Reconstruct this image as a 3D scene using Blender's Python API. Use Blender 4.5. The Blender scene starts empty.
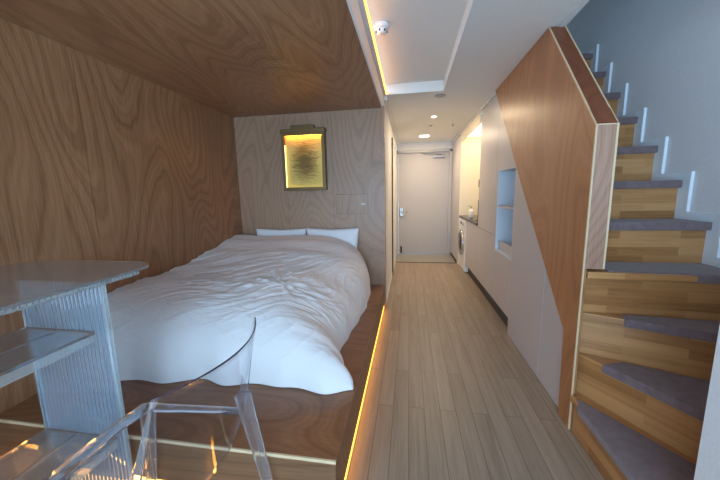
import bpy, bmesh, math, random
from mathutils import Vector, Matrix, noise

random.seed(7)
SC = bpy.context.scene
COL = SC.collection

# ------------------------------------------------------------------ helpers
class MB:
    """collects shapes given in room coordinates, then links them as ONE mesh object"""
    def __init__(self):
        self.v = []; self.f = []; self.sm = []
    def add(self, vs, fs, smooth=False):
        n = len(self.v)
        self.v += [tuple(p) for p in vs]
        self.f += [tuple(i + n for i in f) for f in fs]
        self.sm += [smooth] * len(fs)
        return self
    def box(self, x0, x1, y0, y1, z0, z1):
        vs = [(x, y, z) for x in (x0, x1) for y in (y0, y1) for z in (z0, z1)]
        return self.add(vs, [(0, 1, 3, 2), (4, 6, 7, 5), (0, 4, 5, 1), (2, 3, 7, 6), (0, 2, 6, 4), (1, 5, 7, 3)])
    def prism(self, poly, axis, a, b):
        n = len(poly)
        def P(p, t):
            if axis == 'x': return (t, p[0], p[1])
            if axis == 'y': return (p[0], t, p[1])
            return (p[0], p[1], t)
        vs = [P(p, a) for p in poly] + [P(p, b) for p in poly]
        fs = [tuple(range(n)), tuple(range(2 * n - 1, n - 1, -1))]
        fs += [(i, n + i, n + (i + 1) % n, (i + 1) % n) for i in range(n)]
        return self.add(vs, fs)
    def tube(self, pts, r, seg=12, squash=None):
        pts = [Vector(p) for p in pts]
        rs = r if isinstance(r, (list, tuple)) else [r] * len(pts)
        vs = []; fs = []
        up = Vector((0, 0, 1))
        for i, p in enumerate(pts):
            d = (pts[min(i + 1, len(pts) - 1)] - pts[max(i - 1, 0)]).normalized()
            a = d.cross(up)
            if a.length < 1e-3: a = d.cross(Vector((0, 1, 0)))
            a.normalize(); b = d.cross(a).normalized()
            for k in range(seg):
                t = 2 * math.pi * k / seg
                s2 = rs[i] if squash is None else rs[i] * squash
                vs.append(p + a * math.cos(t) * rs[i] + b * math.sin(t) * s2)
        for i in range(len(pts) - 1):
            for k in range(seg):
                fs.append((i * seg + k, i * seg + (k + 1) % seg, (i + 1) * seg + (k + 1) % seg, (i + 1) * seg + k))
        fs.append(tuple(range(seg))[::-1]); fs.append(tuple((len(pts) - 1) * seg + k for k in range(seg)))
        return self.add(vs, fs, True)
    def lathe(self, c, prof, axis='z', seg=32):
        """prof: (radius, offset along axis) pairs, first and last closed"""
        vs = []; fs = []
        c = Vector(c)
        for (r, h) in prof:
            for k in range(seg):
                t = 2 * math.pi * k / seg; u, w = r * math.cos(t), r * math.sin(t)
                vs.append(c + (Vector((u, w, h)) if axis == 'z' else Vector((h, u, w)) if axis == 'x' else Vector((u, h, w))))
        for i in range(len(prof) - 1):
            for k in range(seg):
                fs.append((i * seg + k, i * seg + (k + 1) % seg, (i + 1) * seg + (k + 1) % seg, (i + 1) * seg + k))
        fs.append(tuple(range(seg))[::-1]); fs.append(tuple((len(prof) - 1) * seg + k for k in range(seg)))
        return self.add(vs, fs, True)
    def sheet(self, P, nu, nv, th, smooth=True):
        """solid sheet from a function P(u, v) -> point, thickness th along its normal"""
        g = [[Vector(P(i / nu, j / nv)) for j in range(nv + 1)] for i in range(nu + 1)]
        def N(i, j):
            a = g[min(i + 1, nu)][j] - g[max(i - 1, 0)][j]; b = g[i][min(j + 1, nv)] - g[i][max(j - 1, 0)]
            n = a.cross(b); return n.normalized() if n.length > 1e-9 else Vector((0, 0, 1))
        m = (nu + 1) * (nv + 1)
        vs = [g[i][j] + N(i, j) * th / 2 for i in range(nu + 1) for j in range(nv + 1)]
        vs += [g[i][j] - N(i, j) * th / 2 for i in range(nu + 1) for j in range(nv + 1)]
        I = lambda i, j: i * (nv + 1) + j
        fs = []
        for i in range(nu):
            for j in range(nv):
                q = (I(i, j), I(i + 1, j), I(i + 1, j + 1), I(i, j + 1))
                fs.append(q); fs.append(tuple(m + k for k in q[::-1]))
        rim = [I(i, 0) for i in range(nu)] + [I(nu, j) for j in range(nv)] + [I(i, nv) for i in range(nu, 0, -1)] + [I(0, j) for j in range(nv, 0, -1)]
        for k in range(len(rim)):
            a, b = rim[k], rim[(k + 1) % len(rim)]
            fs.append((a, m + a, m + b, b))
        return self.add(vs, fs, smooth)
    def build(self, name, mat, parent=None, bevel=0, seg=2):
        o_ = parent
        off = Vector((0, 0, 0))
        while o_ is not None:
            off += Vector(o_.location); o_ = o_.parent
        me = bpy.data.meshes.new(name)
        me.from_pydata([tuple(Vector(p) - off) for p in self.v], [], self.f)
        for p, s in zip(me.polygons, self.sm): p.use_smooth = s
        bm = bmesh.new(); bm.from_mesh(me)
        bmesh.ops.recalc_face_normals(bm, faces=bm.faces)
        bm.to_mesh(me); bm.free()
        me.materials.append(mat)
        o = bpy.data.objects.new(name, me); COL.objects.link(o)
        if parent is not None: o.parent = parent
        if bevel:
            b = o.modifiers.new('bevel', 'BEVEL'); b.width = bevel; b.segments = seg; b.limit_method = 'ANGLE'; b.angle_limit = math.radians(50)
        return o

def tag(o, label, cat, group=None, kind=None):
    o['label'] = label; o['category'] = cat
    if group: o['group'] = group
    if kind: o['kind'] = kind
    return o
def thing(name, label, cat, loc, group=None):
    o = bpy.data.objects.new(name, None); COL.objects.link(o)
    o.location = loc; o.empty_display_size = .05
    return tag(o, label, cat, group)
def struct(name, mb, mat, **k):
    o = mb.build(name, mat, **k)
    if o.parent is None: o['kind'] = 'structure'
    return o
def box(*a): return MB().box(*a)

# ------------------------------------------------------------------ materials
def S(r, g, b):
    f = lambda c: ((c / 255 + .055) / 1.055) ** 2.4 if c > 10 else c / 255 / 12.92
    return (f(r), f(g), f(b), 1)

class NT:
    def __init__(self, name):
        self.m = bpy.data.materials.new(name); self.m.use_nodes = True
        self.t = self.m.node_tree; self.t.nodes.clear()
        self.out = self.n('ShaderNodeOutputMaterial')
    def n(self, typ, ins=None, **k):
        nd = self.t.nodes.new(typ)
        for a, b in k.items(): setattr(nd, a, b)
        for a, b in (ins or {}).items():
            if hasattr(b, 'is_output'): self.t.links.new(b, nd.inputs[a])
            else: nd.inputs[a].default_value = b
        return nd
    def math(self, op, a, b=None, c=None):
        ins = {0: a}
        if b is not None: ins[1] = b
        if c is not None: ins[2] = c
        return self.n('ShaderNodeMath', ins, operation=op).outputs[0]
    def obj(self):
        return self.n('ShaderNodeTexCoord').outputs['Object']
    def map(self, v, scale=(1, 1, 1), loc=(0, 0, 0), rot=(0, 0, 0)):
        return self.n('ShaderNodeMapping', {'Vector': v, 'Scale': scale, 'Location': loc, 'Rotation': rot}).outputs[0]
    def noise(self, v, scale=1, detail=2, rough=.5, dist=0):
        return self.n('ShaderNodeTexNoise', {'Vector': v, 'Scale': scale, 'Detail': detail, 'Roughness': rough, 'Distortion': dist}).outputs[0]
    def ramp(self, f, stops, interp='LINEAR'):
        r = self.n('ShaderNodeValToRGB', {0: f}); r.color_ramp.interpolation = interp
        e = r.color_ramp.elements
        while len(e) < len(stops): e.new(.5)
        for el, (p, c) in zip(e, stops): el.position = p; el.color = c if len(c) == 4 else (*c, 1)
        return r.outputs[0]
    def mix(self, f, a, b, mode='MIX'):
        m = self.n('ShaderNodeMix', data_type='RGBA', blend_type=mode)
        for i, x in ((0, f), (6, a), (7, b)):
            if hasattr(x, 'is_output'): self.t.links.new(x, m.inputs[i])
            else: m.inputs[i].default_value = x
        return m.outputs[2]
    def bump(self, h, strength=.2, dist=.01):
        return self.n('ShaderNodeBump', {'Height': h, 'Strength': strength, 'Distance': dist}).outputs[0]
    def bsdf(self, **k):
        return self.n('ShaderNodeBsdfPrincipled', {a.replace('_', ' '): b for a, b in k.items()}).outputs[0]
    def done(self, sh):
        self.t.links.new(sh, self.out.inputs[0]); return self.m

def plain(name, col, rough=.5, metal=0, spec=.5, grain=0, gs=60):
    n = NT(name)
    k = dict(Base_Color=col, Roughness=rough, Metallic=metal)
    k['Specular IOR Level'.replace(' ', '_')] = spec
    if grain:
        h = n.noise(n.obj(), gs, 3)
        k['Normal'] = n.bump(h, grain, .005)
        k['Base_Color'] = n.mix(h, tuple(c * .94 for c in col[:3]) + (1,), tuple(min(1, c * 1.05) for c in col[:3]) + (1,))
    return n.done(n.bsdf(**k))
def emit(name, col, s):
    n = NT(name)
    return n.done(n.n('ShaderNodeEmission', {0: col, 1: s}).outputs[0])

def plywood(name, grain, dark, mid, light, seams=(), sax=0, freq=13, rough=.38, offs=(0, 0, 0), contrast=1.0):
    """rotary-cut veneer: contour lines of a stretched noise field, fine fibres, thin panel joints"""
    n = NT(name); v = n.obj()
    across = {'x': (.5, 1.45, 1.45), 'y': (1.45, .5, 1.45), 'z': (1.45, 1.45, .5)}[grain]
    wob = {'x': (2.2, 9, 9), 'y': (9, 2.2, 9), 'z': (9, 9, 2.2)}[grain]
    a = n.noise(n.map(v, across, offs), 1.0, 1.0, .4, .25)
    w = n.noise(n.map(v, wob), 1.0, 2, .5)
    a = n.math('ADD', a, n.math('MULTIPLY', n.math('SUBTRACT', w, .5), .028))
    ph = n.math('FRACT', n.math('MULTIPLY', a, freq * 2.0))
    rings = n.math('POWER', n.math('ABSOLUTE', n.math('SUBTRACT', n.math('MULTIPLY', ph, 2.0), 1.0)), 2.2)
    ph2 = n.math('FRACT', n.math('MULTIPLY', a, freq * 6.3))
    r2 = n.math('POWER', n.math('ABSOLUTE', n.math('SUBTRACT', n.math('MULTIPLY', ph2, 2.0), 1.0)), 1.5)
    fs = {'x': (5, 190, 190), 'y': (190, 5, 190), 'z': (190, 190, 5)}[grain]
    fib = n.noise(n.map(v, fs), 1, 2, .6)
    big = n.noise(n.map(v, (1.1, 1.1, 1.1), (3, 1, 2)), 1, 2)
    t = n.math('SUBTRACT', n.math('MULTIPLY', n.math('SUBTRACT', .36, rings), .23), n.math('MULTIPLY', n.math('SUBTRACT', r2, .4), .13))
    t = n.math('ADD', t, n.math('MULTIPLY', n.math('SUBTRACT', fib, .5), .55))
    t = n.math('ADD', t, n.math('MULTIPLY', n.math('SUBTRACT', big, .5), .6))
    t = n.math('ADD', n.math('MULTIPLY', t, contrast), .5)
    c = n.ramp(t, [(0.0, dark), (.5, mid), (1.0, light)])
    if seams:
        x = n.n('ShaderNodeSeparateXYZ', {0: v}).outputs[sax]
        line = None
        for s in seams:
            d = n.math('LESS_THAN', n.math('ABSOLUTE', n.math('SUBTRACT', x, s)), .0022)
            line = d if line is None else n.math('MAXIMUM', line, d)
        c = n.mix(n.math('MULTIPLY', line, .45), c, tuple(q * .3 for q in dark[:3]) + (1,))
    return n.done(n.bsdf(Base_Color=c, Roughness=rough, Normal=n.bump(n.math('ADD', rings, fib), .06, .002)))

WD, WM, WL = S(106, 68, 42), S(154, 109, 75), S(190, 146, 108)
M = {}
M['ply_left'] = plywood('plywood_left_wall', 'z', WD, WM, WL, (.42, 1.62, 2.83), 1)
M['ply_back'] = plywood('plywood_headboard_wall', 'z', S(112, 82, 62), S(166, 130, 104), S(196, 164, 138), (-1.36, -.83), 0, offs=(2, 5, 1), contrast=.72)
M['ply_ceil'] = plywood('plywood_soffit', 'y', S(104, 66, 42), S(152, 105, 72), S(186, 140, 102), (-1.45, -.87), 0, offs=(1, 3, 5))
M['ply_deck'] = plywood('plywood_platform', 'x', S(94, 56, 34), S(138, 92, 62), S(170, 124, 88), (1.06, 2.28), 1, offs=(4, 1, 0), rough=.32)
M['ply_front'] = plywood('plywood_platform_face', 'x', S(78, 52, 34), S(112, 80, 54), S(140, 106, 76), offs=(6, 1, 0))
M['ply_stair'] = plywood('plywood_stair_panel', 'z', S(126, 74, 42), S(168, 112, 72), S(198, 146, 102), (2.72,), 1, offs=(9, 2, 3), freq=9, contrast=.8)
M['ply_cap'] = plywood('plywood_stair_cap', 'y', S(96, 50, 30), S(126, 70, 44), S(146, 88, 58), offs=(3, 3, 3), freq=8)
M['ply_end'] = plywood('plywood_stair_end', 'z', S(128, 90, 70), S(164, 124, 102), S(190, 152, 130), offs=(5, 8, 2), freq=16)
M['edge'] = plain('pale_wood_edging', S(214, 190, 152), .5, grain=.1)

def planks():
    n = NT('oak_plank_floor'); v = n.obj()
    s = n.n('ShaderNodeSeparateXYZ', {0: v})
    sw = n.n('ShaderNodeCombineXYZ', {0: s.outputs[1], 1: s.outputs[0]}).outputs[0]
    br = n.n('ShaderNodeTexBrick', {'Vector': sw, 'Color1': (0, 0, 0, 1), 'Color2': (1, 1, 1, 1), 'Mortar': (.5, .5, .5, 1), 'Scale': 1.0, 'Mortar Size': .0017,
        'Mortar Smooth': .1, 'Bias': 0.0, 'Brick Width': 1.05, 'Row Height': .093}, offset=.37, offset_frequency=2)
    tone = br.outputs[0]; gap = br.outputs[1]
    # every plank shifts its grain a little
    sh = n.n('ShaderNodeVectorMath', {0: n.map(v, (34, 1.6, 34)), 1: n.n('ShaderNodeCombineXYZ', {0: n.math('MULTIPLY', tone, 31.0), 1: n.math('MULTIPLY', tone, 17.0)}).outputs[0]}, operation='ADD').outputs[0]
    g = n.noise(sh, 1, 4, .62, .4)
    fib = n.noise(n.map(v, (260, 6, 260)), 1, 2, .6)
    t = n.math('ADD', n.math('ADD', n.math('MULTIPLY', g, .50), n.math('MULTIPLY', fib, .34)), n.math('MULTIPLY', tone, .12))
    c = n.ramp(t, [(.22, S(116, 98, 82)), (.5, S(152, 134, 116)), (.78, S(176, 159, 142))])
    c = n.mix(n.math('MULTIPLY', gap, .68), c, S(66, 54, 42))
    h = n.math('SUBTRACT', n.math('MULTIPLY', g, .3), gap)
    return n.done(n.bsdf(Base_Color=c, Roughness=n.math('ADD', .3, n.math('MULTIPLY', fib, .22)), Normal=n.bump(h, .12, .003)))
M['floor'] = planks()

def blocks():
    n = NT('finger_jointed_stair_wood'); v = n.obj()
    s = n.n('ShaderNodeSeparateXYZ', {0: v})
    along = n.math('ADD', s.outputs[0], n.math('MULTIPLY', s.outputs[1], .83))
    up = n.math('ADD', s.outputs[2], n.math('MULTIPLY', s.outputs[1], .02))
    sw = n.n('ShaderNodeCombineXYZ', {0: along, 1: up}).outputs[0]
    br = n.n('ShaderNodeTexBrick', {'Vector': sw, 'Color1': (0, 0, 0, 1), 'Color2': (1, 1, 1, 1), 'Mortar': (.4, .4, .4, 1), 'Scale': 1.0, 'Mortar Size': .0003,
        'Mortar Smooth': .3, 'Bias': 0.0, 'Brick Width': .29, 'Row Height': .047}, offset=.43, offset_frequency=2)
    tone = br.outputs[0]
    sh = n.n('ShaderNodeVectorMath', {0: n.map(n.n('ShaderNodeCombineXYZ', {0: along, 1: up}).outputs[0], (3, 62, 1)), 1: n.n('ShaderNodeCombineXYZ', {0: n.math('MULTIPLY', tone, 40.0), 1: n.math('MULTIPLY', tone, 23.0)}).outputs[0]}, operation='ADD').outputs[0]
    g = n.noise(sh, 1, 3, .6, .5)
    t = n.math('ADD', n.math('MULTIPLY', g, .6), n.math('MULTIPLY', tone, .45))
    c = n.ramp(t, [(.1, S(124, 77, 42)), (.5, S(172, 121, 73)), (.9, S(196, 146, 96))])
    return n.done(n.bsdf(Base_Color=c, Roughness=.3, Normal=n.bump(g, .05, .002)))
M['stair_wood'] = blocks()

def carpet():
    n = NT('mauve_grey_carpet'); v = n.obj()
    a = n.noise(v, 420, 2, .6); b = n.noise(v, 30, 2)
    c = n.ramp(n.math('ADD', n.math('MULTIPLY', a, .7), n.math('MULTIPLY', b, .3)), [(.3, S(86, 70, 72)), (.7, S(136, 114, 116))])
    return n.done(n.bsdf(Base_Color=c, Roughness=.95, Normal=n.bump(a, .5, .004), Sheen_Weight=.3))
M['carpet'] = carpet()

def cloth(name, col):
    n = NT(name); v = n.obj()
    w = n.noise(n.map(v, (7, 16, 9), rot=(0, 0, .5)), 1, 4, .55, 1.4)
    f = n.noise(v, 700, 1)
    h = n.math('ADD', w, n.math('MULTIPLY', f, .02))
    return n.done(n.bsdf(Base_Color=col, Roughness=.85, Normal=n.bump(h, .3, .02), Sheen_Weight=.2, Subsurface_Weight=0.0))
M['duvet'] = cloth('white_cotton_duvet', S(232, 228, 228))
M['pillow'] = cloth('white_pillow_cotton', S(242, 240, 242))
M['mattress'] = plain('mattress_ticking', S(220, 216, 210), .8, grain=.1)

M['white_wall'] = plain('white_wallpaper', S(222, 222, 222), .75, grain=.12, gs=140)
M['stair_wall'] = plain('pale_grey_wallpaper', S(222, 222, 224), .75, grain=.2, gs=90)
M['ceil'] = plain('ceiling_paper', S(226, 224, 220), .8, grain=.08, gs=120)
M['trim'] = plain('white_trim_paint', S(228, 226, 222), .45)
M['skirt'] = plain('white_stair_skirting', S(226, 234, 242), .5)
M['lacquer'] = plain('pale_grey_cabinet_laminate', S(190, 184, 184), .38)
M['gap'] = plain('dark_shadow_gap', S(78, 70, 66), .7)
M['niche'] = plain('pale_blue_niche_laminate', S(202, 214, 226), .5)
M['door'] = plain('grey_painted_steel_door', S(184, 180, 180), .45, grain=.05, gs=200)
M['door_frame'] = plain('grey_steel_door_frame', S(184, 182, 182), .42)
M['steel'] = plain('brushed_steel', S(176, 176, 176), .3, 1)
M['chrome'] = plain('polished_chrome', S(210, 210, 212), .12, 1)
M['black'] = plain('black_plastic', S(26, 26, 28), .4)
M['granite'] = plain('black_granite_top', S(34, 33, 35), .18, grain=.05, gs=200)
M['appliance'] = plain('white_appliance_enamel', S(226, 226, 226), .3)
M['dark_glass'] = plain('dark_washer_glass', S(40, 42, 48), .08)
M['kitchen_panel'] = plain('cream_kitchen_panel', S(232, 222, 202), .5)
M['tile'] = plain('grey_entry_tile', S(150, 144, 134), .35, grain=.05, gs=30)
M['bronze'] = plain('antique_bronze_frame', S(124, 100, 62), .42, .5, grain=.1)
M['plastic'] = plain('white_plastic', S(232, 232, 232), .4)
M['lens'] = plain('grey_sensor_lens', S(150, 150, 152), .3)
M['led_front'] = emit('warm_led_front_strip', (1.0, .45, .07, 1), 13)
M['led'] = emit('warm_led_strip', (1.0, .42, .06, 1), 4.5)
M['cove_led'] = emit('cove_led_strip', (1.0, .38, .05, 1), 6.5)
M['lamp_white'] = emit('warm_white_lamp', (1.0, .86, .66, 1), 8)
M['kitchen_lamp'] = emit('kitchen_lamp_diffuser', (1.0, .80, .45, 1), 2.6)
M['art_led'] = emit('picture_led_orange', (1.0, .34, .03, 1), 24)
M['art_edge_led'] = emit('picture_led_yellow', (1.0, .80, .30, 1), 3.2)

def relief():
    n = NT('gold_relief_artwork'); v = n.obj()
    a = n.noise(n.map(v, (9, 9, 46), rot=(0, .16, 0)), 1, 3, .55, 1.6)
    s = n.n('ShaderNodeSeparateXYZ', {0: v})
    dx = n.math('DIVIDE', s.outputs[0], .17); dz = n.math('DIVIDE', s.outputs[2], .24)
    r = n.math('SQRT', n.math('ADD', n.math('MULTIPLY', dx, dx), n.math('MULTIPLY', dz, dz)))
    k = n.math('ADD', r, n.math('MULTIPLY', n.math('SUBTRACT', a, .5), 1.5))
    c = n.ramp(k, [(.25, S(122, 96, 44)), (.7, S(180, 150, 76)), (1.0, S(214, 190, 108))])
    return n.done(n.bsdf(Base_Color=c, Roughness=.4, Metallic=.15, Normal=n.bump(a, .6, .02)))
M['relief'] = relief()

def acrylic(name, tint, rough=0.0, ior=1.4, haze=0.0, hazecol=(.8, .85, .9, 1)):
    n = NT(name)
    g = n.bsdf(Base_Color=tint, Roughness=rough, IOR=ior, Transmission_Weight=1.0)
    if haze:
        d = n.bsdf(Base_Color=hazecol, Roughness=.25)
        g = n.n('ShaderNodeMixShader', {0: haze, 1: g, 2: d}).outputs[0]
    return n.done(g)
M['clear'] = acrylic('clear_polycarbonate', (.97, .975, .985, 1), 0, 1.42, .07, (.72, .78, .88, 1))
M['rim'] = acrylic('polycarbonate_rim_dark_reflection', (.5, .42, .56, 1), .05, 1.45, .6, (.05, .035, .075, 1))  # dark tint stands in for internal reflection at the clear edge
M['fluted'] = acrylic('fluted_acrylic', (.86, .94, 1.0, 1), .02, 1.4, .2, (.5, .66, .82, 1))  # blue tint and haze colour imitate the window reflected in the flutes
M['shelf'] = acrylic('frosted_acrylic_shelf', (.86, .88, .9, 1), .07, 1.3, .07, (.5, .52, .54, 1))
M['top'] = acrylic('frosted_acrylic_top', (.86, .87, .88, 1), .10, 1.3, .2, (.66, .66, .66, 1))
M['clear_edge'] = acrylic('clear_acrylic_edge', (.92, .97, .98, 1), .05, 1.45, .25, (.75, .85, .88, 1))
def thin_sheet():
    n = NT('thin_polycarbonate_sheet')
    t = n.n('ShaderNodeBsdfTransparent', {0: (.95, .955, .97, 1)}).outputs[0]
    g = n.n('ShaderNodeBsdfGlossy', {1: .03}).outputs[0]
    lw = n.n('ShaderNodeLayerWeight', {0: .5}).outputs['Facing']
    f = n.math('ADD', .035, n.math('MULTIPLY', n.math('POWER', lw, 5.0), .6))
    return n.done(n.n('ShaderNodeMixShader', {0: f, 1: t, 2: g}).outputs[0])
M['sheet'] = thin_sheet()
def pane_mat():
    n = NT('window_glass')
    t = n.n('ShaderNodeBsdfTransparent', {0: (.96, .98, 1, 1)}).outputs[0]
    g = n.n('ShaderNodeBsdfGlossy', {1: .02}).outputs[0]
    f = n.n('ShaderNodeFresnel', {0: 1.3}).outputs[0]
    return n.done(n.n('ShaderNodeMixShader', {0: f, 1: t, 2: g}).outputs[0])
M['pane'] = pane_mat()

# ------------------------------------------------------------------ measures
XL, XW, XR = -.277, -1.95, .865        # platform/corridor left edge, bed wall, stair panel face
YB, YF, YD = 3.30, .994, 6.60          # headboard wall, platform front, entrance door
YN = -1.35                             # window wall behind the viewer
ZP, ZC, ZW = .285, 2.32, 2.175         # platform top, corridor ceiling, plywood soffit
XS = 1.55                              # stair wall
ZT = 3.75                              # stairwell top

# ------------------------------------------------------------------ room shell
struct('floor', box(-2.05, 1.66, YN - .1, 5.70, -.12, 0), M['floor'])
struct('floor_entry', box(-.40, 1.0, 5.701, YD + .1, -.16, -.008), M['tile'])
struct('trim_1', box(-.270, .865, 5.68, 5.715, -.03, .006), M['gap'])
struct('wall_left', box(XW - .1, XW, YN, YB + .1, 0, ZW + .3), M['ply_left'])
struct('wall_headboard', box(XW, -.262, YB, YB + .09, 0, ZW + .02), M['ply_back'])
struct('wall_corridor', box(-.37, -.270, YB + .091, YD, -.1, ZC), M['white_wall'])
struct('ceiling_soffit', box(XW, XL - .012, YN, YB + .09, ZW, ZW + .12), M['ply_ceil'])
struct('trim_2', box(XL - .0115, XL, YN, YB + .09, ZW - .004, ZC), M['trim'])
# corridor ceiling with the recessed cove
cz = MB()
cx0, cx1, cy1 = -.247, .335, 3.37
cz.box(XL, cx0, YN, cy1, ZC, ZC + .03)
cz.box(cx1, .93, YN, cy1, ZC, ZC + .13)
cz.box(XL - .1, .93, cy1, 5.9, ZC, ZC + .13)
cz.box(XL - .1, 1.62, 5.9, YD + .1, ZC, ZC + .13)
cz.box(XL - .05, cx1, YN, cy1, ZC + .10, ZC + .13)
struct('ceiling', cz, M['ceil'])
cl = MB().box(cx0 + .0, cx0 + .010, YN + .02, cy1 - .004, ZC + .004, ZC + .018)
cove = tag(cl.build('cove_light_strip', M['cove_led']), 'warm amber light strip along the left edge of the ceiling recess', 'light strip')
struct('trim_3', MB().box(.93, .955, 1.2, 3.6, ZC - .012, ZC + .13).box(.91, .93, 1.6, 3.6, ZC - .006, ZC - .0005), M['trim'])
struct('trim_4', MB().box(-.2695, -.235, YB + .11, YD - .02, ZC - .04, ZC - .001), M['trim'])
struct('trim_5', MB().box(.83, .8645, 5.62, YD - .02, ZC - .045, ZC - .011), M['trim'])
# entrance end wall
DX0, DX1, DZ = -.235, .80, 2.12
ew = MB()
ew.box(-.269, DX0 - .03, YD, YD + .1, -.1, ZC - .011)
ew.box(DX1 + .03, XR + .035, YD, YD + .1, -.1, ZC - .011)
ew.box(DX0 - .03, DX1 + .03, YD, YD + .1, DZ + .04, ZC - .011)
struct('wall_entrance', ew, M['white_wall'])
struct('wall_kitchen_end', box(XR, 1.62, 5.62, YD - .001, -.1, ZC - .011), M['lacquer'])
# stair side walls
struct('wall_right', box(XS + .012, XS + .11, YN, 5.6, 0, ZT), M['stair_wall'])
struct('wall_stair_partition', MB().box(.90, 1.0, YN, 1.0, 0, 1.03).box(1.0, XS + .01, .91, 1.0, 0, 1.03), M['stair_wall'])
struct('wall_stairwell_end', box(.956, XS + .011, 3.75, 3.85, 2.46, ZT), M['stair_wall'])
struct('wall_mezzanine', box(.86, .929, 1.0, 3.85, ZC + .131, ZT), M['stair_wall'])
struct('ceiling_stairwell', box(.86, XS + .11, YN, 3.85, ZT, ZT + .1), M['ceil'])
struct('wall_gable', box(.86, .929, YN, .999, ZC + .131, ZT), M['stair_wall'])
# window wall behind the viewer
WX0, WX1, WZ0, WZ1 = -1.80, 1.46, .12, 2.10
ww = MB()
ww.box(XW - .1, WX0, YN - .12, YN - .001, 0, ZT + .1)
ww.box(WX1, XS + .11, YN - .12, YN - .001, 0, ZT + .1)
ww.box(WX0, WX1, YN - .12, YN - .001, 0, WZ0)
ww.box(WX0, WX1, YN - .12, YN - .001, WZ1, ZT + .1)
struct('wall_window', ww, M['white_wall'])
w1 = MB()
for x in (WX0 + .03, -.72, .36, WX1 - .03): w1.box(x - .03, x + .03, YN - .09, YN - .03, WZ0, WZ1)
for z in (WZ0 + .03, WZ1 - .03): w1.box(WX0, WX1, YN - .09, YN - .03, z - .03, z + .03)
wf = w1.build('window_1', M['trim']); wf['kind'] = 'structure'
for a, b in ((WX0 + .06, -.75), (-.69, .33), (.39, WX1 - .06)):
    box(a, b, YN - .064, YN - .056, WZ0 + .06, WZ1 - .06).build('pane', M['pane'], wf)

# entrance door
d = box(DX0, DX1, YD + .03, YD + .075, .004, DZ).build('door_1', M['door'], bevel=.003); d['kind'] = 'structure'
fr = MB()
fr.box(DX0 - .055, DX0 - .002, YD - .02, YD + .09, -.0078, DZ + .05)
fr.box(DX1 + .002, DX1 + .055, YD - .02, YD + .09, -.0078, DZ + .05)
fr.box(DX0 - .055, DX1 + .055, YD - .02, YD + .09, DZ + .003, DZ + .06)
fr.build('door_frame', M['door_frame'], d, bevel=.003)
box(DX0 + .01, DX1 - .01, YD - .0, YD + .03, -.0078, .012).build('threshold', M['steel'], d)
hd = MB().box(DX0 + .03, DX0 + .10, YD + .005, YD + .03, .80, .99)
hd.build('lock_plate', M['steel'], d, bevel=.006)
MB().tube([(DX0 + .065, YD + .01, .90), (DX0 + .065, YD - .035, .90), (DX0 + .19, YD - .04, .90)], .011).build('handle', M['chrome'], d)
MB().box(DX1 - .33, DX1 - .10, YD - .02, YD + .03, DZ - .115, DZ - .06).build('door_closer', M['steel'], d, bevel=.006)
MB().tube([(DX1 - .15, YD - .005, DZ - .055), (DX1 - .40, YD - .05, DZ - .03), (DX1 - .56, YD - .01, DZ - .01)], .008).build('closer_arm', M['steel'], d)
MB().box(DX0 + .04, DX0 + .075, YD - .01, YD + .03, .0, .15).build('door_stop', M['black'], d, bevel=.004)

# bathroom door in the corridor's left wall
d2 = box(-.2695, -.262, 4.78, 5.58, 0.003, 2.06).build('door_2', M['trim']); d2['kind'] = 'structure'
MB().box(-.2695, -.250, 4.72, 4.775, 0.003, 2.11).box(-.2695, -.250, 5.585, 5.64, 0.003, 2.11).box(-.2695, -.250, 4.72, 5.64, 2.065, 2.12).build('door_frame', M['trim'], d2)
box(-.2694, -.2490, 4.700, 4.7195, .003, 2.12).build('shadow_gap', M['gap'], d2)

sw = thing('light_switch', 'small white light switch beside the entrance door', 'switch', (-.27, 6.2, 1.2))
box(-.2699, -.258, 6.16, 6.24, 1.12, 1.25).build('switch_plate', M['plastic'], sw, bevel=.003)
box(-.2575, -.253, 6.175, 6.225, 1.14, 1.23).build('rocker', M['plastic'], sw, bevel=.002)

# baseboards

# ------------------------------------------------------------------ ceiling fittings
def fitting(name, label, cat, x, y, z):
    return thing(name, label, cat, (x, y, z))
t = fitting('ceiling_light', 'square white panel light on the ceiling just before the entrance door', 'ceiling light', .254, 5.80, ZC)
MB().box(.254 - .10, .254 + .10, 5.70, 5.90, ZC - .012, ZC - .0005).build('frame', M['trim'], t)
box(.254 - .085, .254 + .085, 5.715, 5.885, ZC - .016, ZC - .0125).build('diffuser', M['lamp_white'], t)
t = fitting('downlight', 'round bright downlight in the corridor ceiling', 'downlight', .321, 4.42, ZC)
MB().lathe((.321, 4.42, ZC - .006), [(.030, 0), (.052, 0), (.054, .0055)]).build('trim_ring', M['trim'], t)
MB().lathe((.321, 4.42, ZC - .008), [(.034, 0), (.034, .0015)]).build('bulb', M['lamp_white'], t)
t = fitting('ceiling_speaker', 'flat grey round speaker flush in the ceiling beyond the recess', 'speaker', .318, 3.52, ZC)
MB().lathe((.318, 3.52, ZC - .008), [(.045, 0), (.056, .001), (.058, .0075)]).build('grille', M['lens'], t)
t = fitting('ceiling_sensor', 'tiny grey round sensor on the ceiling behind the downlight', 'sensor', .322, 5.0, ZC)
MB().lathe((.322, 5.0, ZC - .012), [(.012, 0), (.022, .004), (.024, .0115)]).build('housing', M['lens'], t)
t = fitting('ceiling_sprinkler', 'small white ceiling sprinkler near the kitchen recess', 'sprinkler', .64, 4.95, ZC)
MB().lathe((.64, 4.95, ZC - .006), [(.048, 0), (.052, .0055)]).build('flange', M['trim'], t)
MB().lathe((.64, 4.95, ZC - .034), [(.022, 0), (.022, .003), (.008, .006), (.010, .0275)]).build('deflector', M['steel'], t)
t = fitting('smoke_detector', 'white dome smoke detector in the ceiling recess', 'smoke detector', -.190, 2.22, ZC + .10)
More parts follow.
